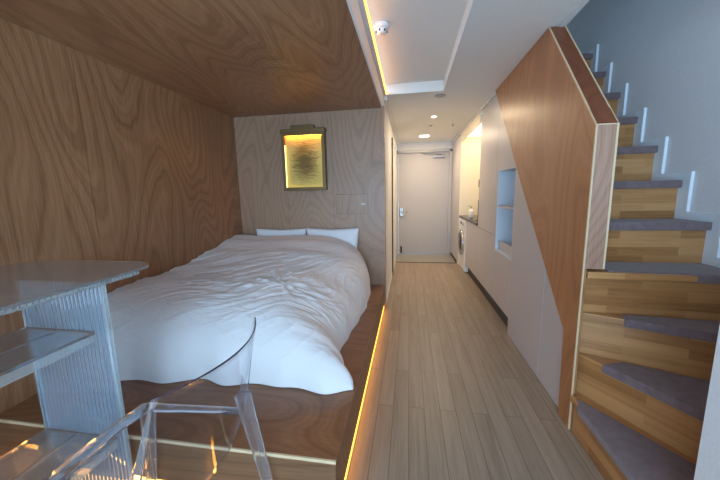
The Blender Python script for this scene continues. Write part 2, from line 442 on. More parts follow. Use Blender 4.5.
MB().lathe((-.190, 2.22, ZC + .066), [(.044, 0), (.052, .010), (.054, .0335)]).build('base', M['plastic'], t)
MB().lathe((-.190, 2.22, ZC + .038), [(.020, 0), (.032, .006), (.036, .0275)]).build('dome', M['plastic'], t)
for a in range(6):
    th = a * math.pi / 3 + .2
    x, y = -.190 + .0345 * math.cos(th), 2.22 + .0345 * math.sin(th)
    MB().lathe((x, y, ZC + .046), [(.005, 0), (.006, .004), (.005, .012)], seg=10).build('vent', M['black'], t)

# ------------------------------------------------------------------ bed platform
pf = thing('bed_platform', 'raised brown plywood platform under the bed with a glowing light strip at its foot', 'platform', (-1.1, 2.1, 0))
box(XW + .001, XL, YF, YB - .001, ZP - .018, ZP).build('deck', M['ply_deck'], pf)
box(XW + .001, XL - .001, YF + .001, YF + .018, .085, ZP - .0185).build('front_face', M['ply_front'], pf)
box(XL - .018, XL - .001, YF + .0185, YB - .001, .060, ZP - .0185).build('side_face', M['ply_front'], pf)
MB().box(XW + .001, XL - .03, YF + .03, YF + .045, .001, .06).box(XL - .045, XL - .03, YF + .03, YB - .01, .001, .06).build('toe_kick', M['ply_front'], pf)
MB().box(XW + .001, XL + .001, YF - .0015, YF + .006, ZP - .012, ZP + .0008).build('edge_band', M['edge'], pf)
box(XL - .016, XL - .002, YF + .01, YB - .02, .022, .058).build('light_strip', M['led'], pf)
box(XW + .05, XL - .03, YF + .008, YF + .022, .040, .084).build('light_strip', M['led_front'], pf)

# ------------------------------------------------------------------ bedding
mt = tag(box(-1.88, -.62, 1.90, 3.28, ZP + .001, .50).build('mattress', M['mattress'], bevel=.05, seg=4), 'white mattress on the plywood platform under the duvet', 'mattress')

def smooth(a, b, x):
    t = min(1, max(0, (x - a) / (b - a))); return t * t * (3 - 2 * t)
def lerp_tab(tab, x):
    if x <= tab[0][0]: return tab[0][1]
    for (a, b), (c, e) in zip(tab, tab[1:]):
        if x <= c:
            u = (x - a) / (c - a); u = u * u * (3 - 2 * u); return b + (e - b) * u
    return tab[-1][1]
def duvet():
    NU, NV = 230, 260
    edge = [(1.30, -.275), (1.44, -.285), (1.56, -.36), (1.74, -.45), (2.1, -.415), (2.6, -.385), (3.0, -.395), (3.25, -.43)]
    foot = [(-1.95, 1.30), (-1.65, 1.325), (-1.2, 1.385), (-.85, 1.395), (-.57, 1.40), (-.28, 1.425)]
    hgt = [(1.3, .40), (1.7, .405), (2.0, .41), (2.3, .43), (2.7, .49), (3.0, .555), (3.16, .575), (3.27, .56)]
    y1 = 3.17
    P = []
    for j in range(NV + 1):
        q = j / NV
        gy = math.sin(q * math.pi / 2) if True else q
        gy = .45 * q + .55 * gy                      # 0 at head, 1 at foot; dense near the foot
        for i in range(NU + 1):
            p = i / NU
            gx = .45 * p + .55 * math.sin(p * math.pi / 2)
            xf = XW + .006 + gx * 1.5
            fy = lerp_tab(foot, min(-.28, xf))
            y = y1 + (fy - y1) * gy
            e = lerp_tab(edge, y)
            x = XW + .006 + (e - XW - .006) * gx
            # side drape, foot drape
            nx = 3.4 if y > 1.9 else 3.4 + (1.9 - y) * 3.0
            hx = max(0, 1 - gx ** (nx * 2.1)) ** (1 / 2.3)
            fg = max(0, (gy - .0))
            hy = max(0, 1 - fg ** 11) ** (1 / 1.7)
            h = lerp_tab(hgt, y)
            h *= 1 - .07 * smooth(2.9, 3.24, y) * abs(math.sin((x + 1.14) * 5.2)) ** 2 * 0
            h += -.035 * smooth(2.9, 2.2, y) * smooth(-.9, -.5, x)          # right side lies lower
            h += .025 * smooth(-1.6, -1.95, x) * smooth(2.0, 1.6, y)
            if gx > .8 and y < 1.8: h -= .02 * smooth(.8, 1, gx)
            z = ZP + .004 + h * min(hx, 1) * min(hy, 1)
            # creases
            on = min(1, hx * 1.3) * min(1, hy * 1.3)
            w = Vector((x * 1.0, y * 1.0, 0))
            warp = noise.noise(w * 2.2 + Vector((3, 1, 0))) * .35
            ang = .55 + .5 * noise.noise(w * 1.1 + Vector((9, 4, 0)))
            ca, sa = math.cos(ang), math.sin(ang)
            u = ca * x + sa * y + warp * .3; v = -sa * x + ca * y + warp * .3
            mid = smooth(1.55, 1.9, y) * smooth(2.95, 2.4, y)
            r1 = 1 - abs(noise.noise(Vector((u * 1.9, v * 15, 1.7)))) * 2.2
            r2 = 1 - abs(noise.noise(Vector((u * 3.6 + 4, v * 27, 5.1)))) * 2.4
            r3 = 1 - abs(noise.noise(Vector(((x - y) * 2.0 + 2, (x + y) * 17, 9.1)))) * 2.4
            c = .010 * max(0, r1) ** 3 * (.35 + .9 * mid) + .0066 * max(0, r2) ** 2.5 * (.2 + 1.0 * mid)
            if y < 1.75:
                q3 = 1 - abs(noise.noise(Vector((x * 3.2 + z * 4 + 1, (z * 2.2 - x * .9) * 5, 4.4)))) * 2.2
                c += .006 * max(0, q3) ** 2 * smooth(1.8, 1.5, y)
            # radial pull near the middle right of the bed
            dx, dy = x + .88, y - 1.95
            rr = math.hypot(dx, dy); th = math.atan2(dy, dx)
            c += .012 * math.exp(-(rr / .42) ** 2) * max(0, math.sin(th * 9 + 5 * noise.noise(Vector((rr * 3, th, 2)))))
            c += .02 * noise.noise(Vector((x * 1.6, y * 1.6, 8)))
            fold = noise.noise(Vector((x * 5.0 + .8 * z, y * .6, 3.3)))
            face = smooth(.55, .98, gy)
            yoff = 0; xoff = 0
            if hy < .98:
                yoff = (.022 * fold + .010 * math.sin(x * 21 + 3 * z)) * (1 - hy) * 1.5
            if gx > .85:
                xoff = .016 * noise.noise(Vector((y * 6.0, z * 3, 6.1))) * smooth(.85, 1, gx)
            P.append((max(XW + .004, x + xoff), y + yoff, max(ZP + .003, z + c * on)))
    fs = []
    for j in range(NV):
        for i in range(NU):
            a = j * (NU + 1) + i
            fs.append((a, a + 1, a + NU + 2, a + NU + 1))
    m = MB().add(P, fs, True)
    o = m.build('duvet', M['duvet'])
    for p in o.data.polygons: p.use_smooth = True
    return tag(o, 'rumpled white duvet spread over the bed and draped to the platform', 'duvet')
duvet()

def pillow(cx, cz, label, tilt, w=.62, l=.46, th=.15):
    N = 26; vs = []; fs = []
    for s in (1, -1):
        for i in range(N + 1):
            for j in range(N + 1):
                a, b = i / N * 2 - 1, j / N * 2 - 1
                px, py = a * (1 - .06 * (1 - abs(b)) ** 1 * 0 - .05 * b * b * 0), b
                k = max(0, (1 - abs(a) ** 2.6)) ** .5 * max(0, (1 - abs(b) ** 2.6)) ** .5
                pin = 1 - .07 * (1 - abs(b)) * abs(a) ** 6 ; pin2 = 1 - .07 * (1 - abs(a)) * abs(b) ** 6
                n_ = .006 * noise.noise(Vector((a * 3 + cx, b * 3, s)))
                vs.append((px * w / 2 * pin, py * l / 2 * pin2, s * (th / 2 * k + .002) + n_ * k))
    n1 = (N + 1) ** 2
    for i in range(N):
        for j in range(N):
            q = i * (N + 1) + j
            f = (q, q + N + 1, q + N + 2, q + 1)
            fs.append(f); fs.append(tuple(n1 + k for k in f[::-1]))
    rim = [(i, 0) for i in range(N)] + [(N, j) for j in range(N)] + [(i, N) for i in range(N, 0, -1)] + [(0, j) for j in range(N, 0, -1)]
    for k in range(len(rim)):
        a = rim[k][0] * (N + 1) + rim[k][1]; b = rim[(k + 1) % len(rim)]; b = b[0] * (N + 1) + b[1]
        fs.append((a, b, n1 + b, n1 + a))
    Mx = Matrix.Translation((cx, 0, 0)) @ Matrix.Rotation(tilt, 4, 'X')
    pts = [Mx @ Vector(p) for p in vs]
    ymax = max(p.y for p in pts); zmax = max(p.z for p in pts)
    pts = [(p.x, p.y + (YB - .006 - ymax), p.z + cz - zmax) for p in pts]
    o = MB().add(pts, fs, True).build('pillow', M['pillow'])
    return tag(o, label, 'pillow', 'pillows at the head of the bed')
pillow(-1.45, .928, 'white pillow at the bed head, the left one by the plywood side wall', math.radians(84), w=.60, l=.42, th=.10)
pillow(-.845, .932, 'white pillow at the bed head, the right one nearest the corridor', math.radians(84), w=.60, l=.42, th=.10)

# ------------------------------------------------------------------ picture, hatch
ax0, ax1, az0, az1 = -1.372, -.892, 1.352, 1.965
ar = thing('picture_frame', 'bronze framed gold relief picture lit from inside on the headboard wall', 'picture', (-1.132, YB, 1.66))
fm = MB(); b = .024; fy0 = YB - .075
fm.box(ax0, ax0 + b, fy0, YB - .001, az0, az1).box(ax1 - b, ax1, fy0, YB - .001, az0, az1)
fm.box(ax0 + b, ax1 - b, fy0, YB - .001, az0, az0 + b)
fm.box(ax0 + b, ax1 - b, fy0, YB - .001, az1 - b, az1)
fm.box(ax0 - .008, ax1 + .008, fy0 - .012, YB - .001, az1 - .005, az1 + .035)
fm.build('frame', M['bronze'], ar, bevel=.003)
rl = bpy.data.objects
pr = box(ax0 + b, ax1 - b, YB - .025, YB - .003, az0 + b, az1 - b)
# relief panel with its own origin at its centre so the pattern sits in the middle
cen = Vector(((ax0 + ax1) / 2, YB - .014, (az0 + az1) / 2))
me = bpy.data.meshes.new('relief_panel')
me.from_pydata([tuple(Vector(p) - cen) for p in pr.v], [], pr.f); me.materials.append(M['relief'])
ro = bpy.data.objects.new('relief_panel', me); COL.objects.link(ro); ro.parent = ar; ro.location = cen - Vector(ar.location)
box(ax0 + b + .01, ax1 - b - .01, fy0 + .012, fy0 + .040, az1 - b - .006, az1 - b - .001).build('top_light', M['art_led'], ar)
MB().box(ax0 + b, ax1 - b, fy0 + .001, fy0 + .007, az1 - b - .010, az1 - b).box(ax0 + b, ax0 + b + .008, fy0 + .001, fy0 + .007, az0 + b, az1 - b - .012).box(ax1 - b - .010, ax1 - b, fy0 + .001, fy0 + .007, az0 + b, az1 - b - .012).box(ax0 + b + .01, ax1 - b - .01, fy0 + .001, fy0 + .007, az0 + b, az0 + b + .010).build('inner_lip', M['bronze'], ar)
e_ = MB()
e_.box(ax0 + b + .0005, ax0 + b + .007, YB - .05, YB - .04, az0 + b + .01, az1 - b - .10)
e_.box(ax1 - b - .007, ax1 - b - .0005, YB - .05, YB - .04, az0 + b + .01, az1 - b - .10)
e_.box(ax0 + b + .01, ax1 - b - .01, YB - .05, YB - .04, az0 + b + .0005, az0 + b + .007)
e_.build('edge_light', M['art_edge_led'], ar)
MB().box(-1.27, -1.01, YB - .055, YB - .002, az1 + .036, az1 + .078).build('lamp_housing', M['bronze'], ar, bevel=.003)

hx0, hx1, hz0, hz1 = -.803, -.447, 1.083, 1.30
ht = thing('access_hatch', 'square plywood access hatch with a white finger pull set into the headboard wall', 'hatch', (-.625, YB, 1.19))
box(hx0, hx1, YB - .0012, YB - .0004, hz0, hz1).build('hatch_gap_shade', M['black'], ht)  # thin black sheet painted in as the dark gap around the panel
box(hx0 + .003, hx1 - .003, YB - .004, YB - .0013, hz0 + .003, hz1 - .003).build('panel', M['ply_back'], ht)
box(hx1 - .075, hx1 - .03, YB - .010, YB - .0042, 1.185, 1.197).build('finger_pull', M['plastic'], ht, bevel=.002)

# ------------------------------------------------------------------ staircase
PIV = (.887, 1.682)
zk = {k: .21 + .227 * (k - 1) for k in range(1, 4)}
for k in range(4, 12): zk[k] = .89 + .2225 * (k - 4)
yk = {k: 1.845 + .21 * (k - 5) for k in range(5, 13)}
NY = 1.003                                   # low wall bounding the winders
def line_at_x(p, d_, x): return p[1] + (x - p[0]) * d_[1] / d_[0]
d2v, d3v, d4v = (.165, -.288), (.268, -.129), (.44, -.057)
x2n = PIV[0] + (NY - PIV[1]) * d2v[0] / d2v[1]
y3n = line_at_x(PIV, d3v, XS); y4n = line_at_x(PIV, d4v, XS)
def off(p, q, s):
    """shift a segment sideways by s (to the left of p->q)"""
    v = Vector((q[0] - p[0], q[1] - p[1])).normalized(); n = Vector((-v.y, v.x)) * s
    return (p[0] + n.x, p[1] + n.y), (q[0] + n.x, q[1] + n.y)
st = thing('staircase', 'winding wooden staircase with mauve carpet pads climbing along the right wall', 'staircase', (1.2, 1.6, 0))
def riser_line(p, q, z0, z1, th=.018):
    a, b_ = off(p, q, .022); c, e = off(p, q, .022 + th)
    return MB().prism([a, b_, e, c], 'z', z0, z1)
T = .034
EPS = .0
# risers
def seg_riser(k, p, q, z0):
    riser_line(p, q, z0 + EPS, zk[k] - T - EPS).build('riser', M['stair_wood'], st)
# for every riser the tread rises on its LEFT when walking p->q, so p is the outer end
MB().box(.878, .896, NY, 1.645, .002, zk[1] - T - EPS).build('riser', M['stair_wood'], st)
def riser_poly(poly, k, z0):
    MB().prism(poly, 'z', z0 + EPS, zk[k] - T - EPS).build('riser', M['stair_wood'], st)
def along(p, q, t_): return (p[0] + (q[0] - p[0]) * t_, p[1] + (q[1] - p[1]) * t_)
def strip(p, q, s0, s1):
    a, b_ = off(p, q, s0); c, e = off(p, q, s1); return [a, b_, e, c]
riser_poly(strip(PIV, along(PIV, (x2n, NY), .995), .018, .034), 2, zk[1])
riser_poly(strip(PIV, along(PIV, (XS, y3n), .97), .018, .034), 3, zk[2])
riser_poly(strip((PIV[0], PIV[1] - .002), along(PIV, (XS, y4n), .99), .018, .034), 4, zk[3])
for k in range(5, 12):
    MB().box(.962, XS, yk[k] + .02, yk[k] + .036, zk[k - 1] + EPS, zk[k] - T - EPS).build('riser', M['stair_wood'], st)
# treads with carpet pads
def tread(k, poly, pad):
    o = MB().prism(poly, 'z', zk[k] - T, zk[k]).build('tread', M['stair_wood'], st, bevel=.004)
    p = MB().prism(pad, 'z', zk[k] - .036, zk[k] + .007).build('carpet_pad', M['carpet'], o, bevel=.005)
    p['label'] = 'mauve grey carpet pad on the wooden tread'
tread(1, [(.858, 1.645), (.858, NY), (x2n + .07, NY), (PIV[0] + .07, 1.72), (PIV[0] + .001, 1.72), (PIV[0] + .001, 1.645)],
      [(.876, 1.612), (.846, 1.555), (.846, NY + .001), (x2n + .012, NY + .001)])
q2, r2 = off(PIV, (x2n, NY), -.012); r2 = (r2[0], NY + .001)
tread(2, [PIV, (x2n, NY), (XS, NY), (XS, y3n + .045), (PIV[0], PIV[1] + .045)],
      [along(q2, r2, .17), r2, (XS - .002, NY + .001), (XS - .002, y3n + .012), along(PIV, (XS, y3n), .26)])
q3, r3 = off(PIV, (XS, y3n), -.012); r3 = (XS - .002, r3[1])
tread(3, [PIV, (XS, y3n), (XS, y4n + .045), (PIV[0], PIV[1] + .045)],
      [along(q3, r3, .24), r3, (XS - .002, y4n + .012), along(PIV, (XS, y4n), .27)])
tread(4, [(.888, 1.646), (XS, y4n), (XS, yk[5] + .03), (.963, yk[5] + .03), (.963, 1.780), (.888, 1.780)],
      [(.985, 1.662), (XS - .002, y4n - .014), (XS - .002, yk[5] + .018), (.985, yk[5] + .018)])
for k in range(5, 12):
    y_end = yk[k + 1] + .03 if k < 11 else 3.74
    tread(k, [(.963, yk[k]), (XS, yk[k]), (XS, y_end), (.963, y_end)],
          [(.972, yk[k] - .013), (XS - .003, yk[k] - .013), (XS - .003, yk[k + 1] + .017), (.972, yk[k + 1] + .017)])
# stepped skirting on the stair wall
sk = [(NY + .001, zk[2] - .1), (NY + .001, zk[3] + .05), (1.40, zk[3] + .055), (1.40, zk[3] + .055)]
top = [(NY + .001, zk[3] + .06), (1.52, zk[3] + .06), (1.52, zk[4] + .052)]
for k in range(5, 12):
    top += [(yk[k] - .06, zk[k - 1] + .052), (yk[k] - .06, zk[k] + .052)]
top += [(3.74, zk[11] + .052)]
bot = [(3.74, zk[11] - .15), (yk[11], zk[11] - .40), (yk[5], zk[4] - .3), (NY + .001, zk[1])]
bb = MB().prism(top + bot, 'x', XS + .001, XS + .0115)
struct('baseboard_stair', bb, M['skirt'])
# a raised bead along the stepped upper edge
bd = MB()
for k in range(5, 12):
    bd.box(XS - .004, XS + .0009, yk[k] - .06, yk[k] - .044, zk[k - 1] + .052, zk[k] + .052)
struct('trim_6', bd, M['skirt'])

# ------------------------------------------------------------------ plywood balustrade panel
def diag(y):
    tab = [(1.786, .514), (2.626, 1.384), (3.49, ZC - .002)]
    for (a, b_), (c, e) in zip(tab, tab[1:]):
        if y <= c: return b_ + (e - b_) * (y - a) / (c - a)
    return tab[-1][1]
ZK, YA = 1.599, 1.653
bp_ = thing('stair_balustrade', 'big warm brown plywood panel with slanted edges enclosing the staircase', 'stair panel', (.91, 2.3, 0))
YT = 2.268
face = [(YA, .001), (YA, ZK), (YT, ZC - .002), (3.49, ZC - .002), (2.626, 1.384), (1.786, .514), (1.772, .001)]
MB().prism(face, 'x', XR, XR + .019).build('side_panel', M['ply_stair'], bp_)
core = [(YA + .001, .905), (YA + .001, ZK - .001), (YT, ZC - .003), (3.48, ZC - .003), (2.630, 1.40), (1.80, .545), (1.786, .905)]
MB().prism(core, 'x', XR + .0195, .960).build('core', M['ply_stair'], bp_)
box(XR + .004, .959, YA - .004, YA + .0005, .905, ZK).build('end_panel', M['ply_end'], bp_)
sl = Vector((YT - YA, ZC - .002 - ZK)).normalized(); nr = Vector((-sl.y, sl.x)) * .004
cap = [(YA, ZK), (YT, ZC - .002), (YT + nr.x, ZC - .002), (YA + nr.x, ZK + nr.y)]
MB().prism(cap, 'x', XR + .004, .957).build('cap', M['ply_cap'], bp_)
ed = MB()
ed.box(XR - .0012, XR + .006, YA - .005, YA + .003, .001, ZK + .003)
ed.box(.952, .9612, YA - .005, YA + .002, .905, ZK + .003)
for xa, xb in ((XR - .0012, XR + .006), (.954, .9612)):
    ed.prism([(YA - .004, ZK), (YT - .002, ZC - .002), (YT + .004, ZC - .002), (YA + .003, ZK - .006)][::-1] if False else
             [(YA - .004, ZK + .001), (YT - .005, ZC - .001), (YT + .003, ZC - .001), (YA + .004, ZK + .001)], 'x', xa, xb)
ed.box(XR + .006, .953, YA - .005, YA + .001, ZK - .001, ZK + .004)
ed.build('edge_trim', M['edge'], bp_)

# ------------------------------------------------------------------ cupboards under the stairs
XD = XR + .022                               # door face
G = .0025
def poly_door(name, poly, parent, mat='lacquer', th=.018):
    return MB().prism(poly, 'x', XD, XD + th).build(name, M[mat], parent, bevel=.0015)
ZTK = .16
ys1, ys2 = 2.12, 2.80
uc = thing('understair_cupboard', 'low pale grey cupboard with two slanted doors under the plywood stair panel', 'cupboard', (.9, 2.3, 0))
poly_door('door', [(1.776, .004), (ys1 - G, .004), (ys1 - G, diag(ys1) - .004), (1.792, .512)], uc)
poly_door('door', [(ys1 + G, .004), (ys2 - G, .004), (ys2 - G, diag(ys2) - .004), (ys1 + G, diag(ys1) - .001)], uc)
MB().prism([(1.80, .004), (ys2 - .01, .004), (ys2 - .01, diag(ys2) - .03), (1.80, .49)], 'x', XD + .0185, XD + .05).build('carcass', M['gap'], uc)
# open niche unit
ny0, ny1, nz0, nz1 = ys2, 3.33, .692, 1.508
ye = 3.39
nc = thing('niche_cabinet', 'pale grey wall unit with an open blue white niche beside the stair panel', 'cabinet', (1.0, 3.1, 0))
poly_door('panel', [(ys2 + G, ZTK), (ye - G, ZTK), (ye - G, nz0), (ys2 + G, nz0)], nc)
poly_door('panel', [(ys2 + .012, nz1), (ye - G, nz1), (ye - G, diag(ye - G) - .006), (ys2 + .012, diag(ys2 + .012) - .006)], nc)
poly_door('panel', [(ny1, nz0 + .0005), (ye - G, nz0 + .0005), (ye - G, nz1 - .0005), (ny1, nz1 - .0005)], nc)
nb = MB()
D = XD + .24
nb.box(XD + .002, D, ny0 + .003, ny0 + .015, nz0, nz1)
nb.box(XD + .002, D, ny1 - .012, ny1 - .0005, nz0, nz1)
nb.box(D, D + .012, ny0 + .003, ny1, nz0, nz1)
nb.box(XD + .002, D, ny0 + .015, ny1 - .012, nz0 - .0, nz0 + .012)
nb.box(XD + .002, D, ny0 + .015, ny1 - .012, nz1 - .012, nz1)
nb.build('niche_lining', M['niche'], nc)
box(XD + .004, D - .001, ny0 + .016, ny1 - .013, 1.138, 1.156).build('shelf', M['lacquer'], nc)
box(XD + .03, XD + .045, ny0 + .016, ny1 - .013, nz0 + .013, .795).build('front_lip', M['lacquer'], nc)
box(XD + .002, D + .01, ys2 + .016, ye - G, ZTK, nz0 - .002).build('carcass', M['lacquer'], nc)
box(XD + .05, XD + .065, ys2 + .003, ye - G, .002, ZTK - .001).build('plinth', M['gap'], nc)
# tall two-door unit
tc = thing('tall_cabinet', 'tall pale grey two door cabinet between the niche and the kitchen recess', 'cabinet', (1.1, 3.8, 0))
yt = 4.168
poly_door('door', [(ye + G, .842), (yt - .001, .842), (yt - .001, ZC - .03), (3.50, ZC - .03), (ye + G, diag(ye + G) - .008)], tc)
poly_door('door', [(ye + G, ZTK), (yt - .001, ZTK), (yt - .001, .837), (ye + G, .837)], tc)
MB().prism([(ye + .004, ZTK), (yt - .001, ZTK), (yt - .001, ZC - .03), (3.53, ZC - .03), (ye + .004, diag(ye) - .05)], 'x', XD + .0185, 1.44).build('carcass', M['lacquer'], tc)
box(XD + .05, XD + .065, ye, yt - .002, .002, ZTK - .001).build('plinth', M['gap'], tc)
struct('trim_7', MB().box(XR - .004, XD + .03, 3.505, 5.619, ZC - .028, ZC - .001), M['trim'])

# ------------------------------------------------------------------ kitchen recess
yk0, yk1 = 4.17, 5.60
struct('wall_kitchen_back', box(1.45, 1.54, ye, 5.62, 0, ZC), M['kitchen_panel'])
struct('wall_kitchen_side', box(XR + .004, 1.449, yk1, 5.619, .0, ZC - .03), M['kitchen_panel'])
bc = thing('kitchen_base_cabinet', 'low pale grey kitchen base cabinet under the black worktop', 'kitchen cabinet', (1.1, 4.6, 0))
poly_door('door', [(yk0 + .002, ZTK), (4.58, ZTK), (4.58, .855), (yk0 + .002, .855)], bc)
poly_door('door', [(4.584, ZTK), (4.985, ZTK), (4.985, .855), (4.584, .855)], bc)
box(XD + .0185, 1.44, yk0 + .002, 4.985, ZTK, .855).build('carcass', M['lacquer'], bc)
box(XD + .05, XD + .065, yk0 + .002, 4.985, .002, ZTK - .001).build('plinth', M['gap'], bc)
tag(box(XR + .005, 1.448, yk0 + .002, yk1 - .001, .858, .893).build('kitchen_worktop', M['granite'], bevel=.004), 'glossy black worktop in the kitchen recess', 'worktop')
wm = thing('washing_machine', 'white front loading washing machine with a chrome ringed door under the worktop', 'washing machine', (1.15, 5.29, 0))
box(XR + .012, 1.43, 4.992, 5.594, .012, .850).build('body', M['appliance'], wm, bevel=.008)
MB().lathe((XR + .012, 5.293, .46), [(.215, -.001), (.215, -.022), (.20, -.034), (.165, -.034), (.160, -.012)], axis='x', seg=40).build('door_ring', M['chrome'], wm)
MB().lathe((XR + .008, 5.293, .46), [(.158, -.001), (.155, -.022), (.10, -.036), (.03, -.042)], axis='x', seg=40).build('door_glass', M['dark_glass'], wm)
box(XR + .006, XR + .0118, 5.01, 5.575, .735, .835).build('control_panel', M['appliance'], wm, bevel=.002)
MB().lathe((XR + .006, 5.14, .785), [(.030, -.0), (.030, -.014), (.024, -.018)], axis='x', seg=24).build('dial', M['chrome'], wm)
box(XR + .0035, XR + .0058, 5.30, 5.44, .765, .805).build('display', M['black'], wm)
for y in (5.04, 5.55):
    MB().lathe((XR + .07, y, .001), [(.022, 0), (.022, .0105)], seg=16).build('foot', M['black'], wm)
# worktop things
bt = thing('soap_bottle', 'small white pump bottle on the black worktop', 'bottle', (XR + .09, 5.0, .893))
MB().lathe((XR + .09, 5.0, .894), [(.034, 0), (.037, .006), (.037, .11), (.030, .125), (.013, .132), (.013, .148)]).build('body', M['plastic'], bt)
MB().lathe((XR + .09, 5.0, 1.0425), [(.016, 0), (.016, .014), (.006, .016), (.006, .034)], seg=18).tube([(XR + .09, 5.0, 1.078), (XR + .05, 5.0, 1.078), (XR + .04, 5.0, 1.070)], .006).build('pump', M['lens'], bt)
fc = thing('kitchen_faucet', 'black curved kitchen tap rising from the worktop', 'tap', (1.30, 4.62, .893))
MB().lathe((1.30, 4.62, .894), [(.026, 0), (.024, .02), (.013, .03)], seg=20).build('base', M['black'], fc)
MB().tube([(1.30, 4.62, .92), (1.30, 4.62, 1.14), (1.27, 4.62, 1.20), (1.21, 4.62, 1.22), (1.15, 4.62, 1.20), (1.12, 4.62, 1.15)], .011).build('spout', M['black'], fc)
MB().tube([(1.30, 4.64, .95), (1.30, 4.70, .985)], .007).build('lever', M['black'], fc)
hb = tag(box(XR + .05, 1.36, 4.20, 4.52, .8935, .900).build('induction_hob', M['black'], bevel=.002), 'flat black hob on the worktop next to the tall cabinet', 'hob')
bs = tag(box(XR + .10, 1.44, 4.56, 4.572, .8935, 1.18).build('splash_guard', M['black']), 'dark splash guard standing on the worktop against the tall cabinet side', 'splash guard')
hd_ = thing('range_hood', 'dark slim range hood on the tall cabinet side above the hob', 'range hood', (1.2, 4.35, 1.35))
box(XR + .06, 1.44, yk0 + .002, 4.40, 1.36, 1.46).build('body', M['black'], hd_, bevel=.004)
box(XR + .10, 1.40, yk0 + .04, 4.36, 1.352, 1.3595).build('filter', M['steel'], hd_)
# upper soffit with its lamp
struct('trim_8', MB().box(XR + .004, XR + .022, yk0, yk1 - .001, 2.15, ZC - .03).box(XR + .0225, 1.449, yk0, yk1 - .001, 2.23, 2.25), M['kitchen_panel'])
kl = tag(box(XR + .08, 1.40, yk0 + .08, yk1 - .03, 2.215, 2.2295).build('kitchen_ceiling_lamp', M['kitchen_lamp']), 'warm glowing lamp panel above the kitchen worktop', 'lamp')

# baseboard beyond the washer, corridor
struct('baseboard_corridor', MB().box(-.2699, -.2635, YB + .1, 4.695, .001, .06), M['trim'])
struct('baseboard_kitchen', MB().box(XR - .006, XR - .0005, 5.705, YD - .03, -.0075, .05), M['gap'])

# ------------------------------------------------------------------ counter table of fluted acrylic
tx0, tx1, ty0, ty1, tz = -1.90, -1.150, -.15, 1.245, 1.0
tb = thing('counter_table', 'counter height table of translucent fluted acrylic with two shelves', 'table', (-1.45, .5, 0))
def rrect(x0, x1, y0, y1, r, n=8):
    p = []
    for cx, cy, a0 in ((x1 - r, y1 - r, 0), (x0 + r, y1 - r, 90), (x0 + r, y0 + r, 180), (x1 - r, y0 + r, 270)):
        for k in range(n + 1):
            a = math.radians(a0 + 90 * k / n); p.append((cx + r * math.cos(a), cy + r * math.sin(a)))
    return p
MB().prism(rrect(tx0, tx1, ty0, ty1, .15), 'z', tz - .010, tz).build('tabletop', M['top'], tb, bevel=.002)
# corrugated edge under the top sheet: small cells along the rim
edge_m = MB()
yy = ty0 + .09
while yy < ty1 - .15:
    edge_m.box(tx1 - .014, tx1 - .001, yy, yy + .009, tz - .021, tz - .0105); yy += .0165
edge_m.box(tx1 - .014, tx1 - .001, ty0 + .085, ty1 - .15, tz - .024, tz - .0212)
edge_m.build('fluted_edge', M['clear_edge'], tb)
def fluted(x0, x1, y, z0, z1, name):
    n = int((x1 - x0) / .0185); w = (x1 - x0) / n
    a = []; seg = 6
    for k in range(n):
        for s in range(seg):
            u = s / seg
            a.append((x0 + (k + u) * w, y - .004 - .0075 * abs(math.sin(math.pi * u))))
    a.append((x1, y - .004))
    back = [(x1, y + .004), (x0, y + .004)]
    m = MB(); P = a + back; N = len(P)
    vs = [(p[0], p[1], z0) for p in P] + [(p[0], p[1], z1) for p in P]
    fs = [(i, (i + 1) % N, N + (i + 1) % N, N + i) for i in range(N)]
    fs += [tuple(range(N))[::-1], tuple(range(N, 2 * N))]
    m.add(vs, fs)
    return m.build(name, M['fluted'], tb)
px0, px1, py = -1.545, -1.150, .95
fluted(px0, px1 - .012, py, .001, tz - .0245, 'end_panel')
fluted(px0, px1 - .012, .02, .001, tz - .0245, 'end_panel')
for yv in (py, .02):
    MB().box(px1 - .0115, px1, yv - .010, yv + .006, .001, tz - .0245).box(px0 - .010, px0 - .0005, yv - .010, yv + .006, .001, tz - .0245).build('panel_edge', M['clear_edge'], tb, bevel=.002)
def ribbed_board(x0, x1, y0, y1, z, name):
    n = int((x1 - x0) / .009); w = (x1 - x0) / n; P = []
    for k in range(n):
        P += [(x0 + k * w, z), (x0 + (k + .5) * w, z + .002)]
    P += [(x1, z), (x1, z - .011), (x0, z - .011)]
    return MB().prism(P, 'y', y0, y1).build(name, M['shelf'], tb)
for zs, xr_ in ((.79, -1.212), (.33, -1.185)):
    xm = -1.375
    ribbed_board(px0, xm - .002, .03, py - .012, zs, 'shelf_board')
    ribbed_board(xm + .002, xr_, .03, py - .012, zs, 'shelf_board')
    MB().box(xr_ - .010, xr_, .03, py - .012, zs - .045, zs - .0115).box(px0, px0 + .01, .03, py - .012, zs - .045, zs - .0115).box(xm - .006, xm + .006, .03, py - .012, zs - .036, zs - .0115).build('shelf_rail', M['clear_edge'], tb)
for yv in (.86, .05):
    MB().tube([(-1.84, yv, .001), (-1.84, yv, tz - .0105)], .014, 12).build('leg', M['clear_edge'], tb)

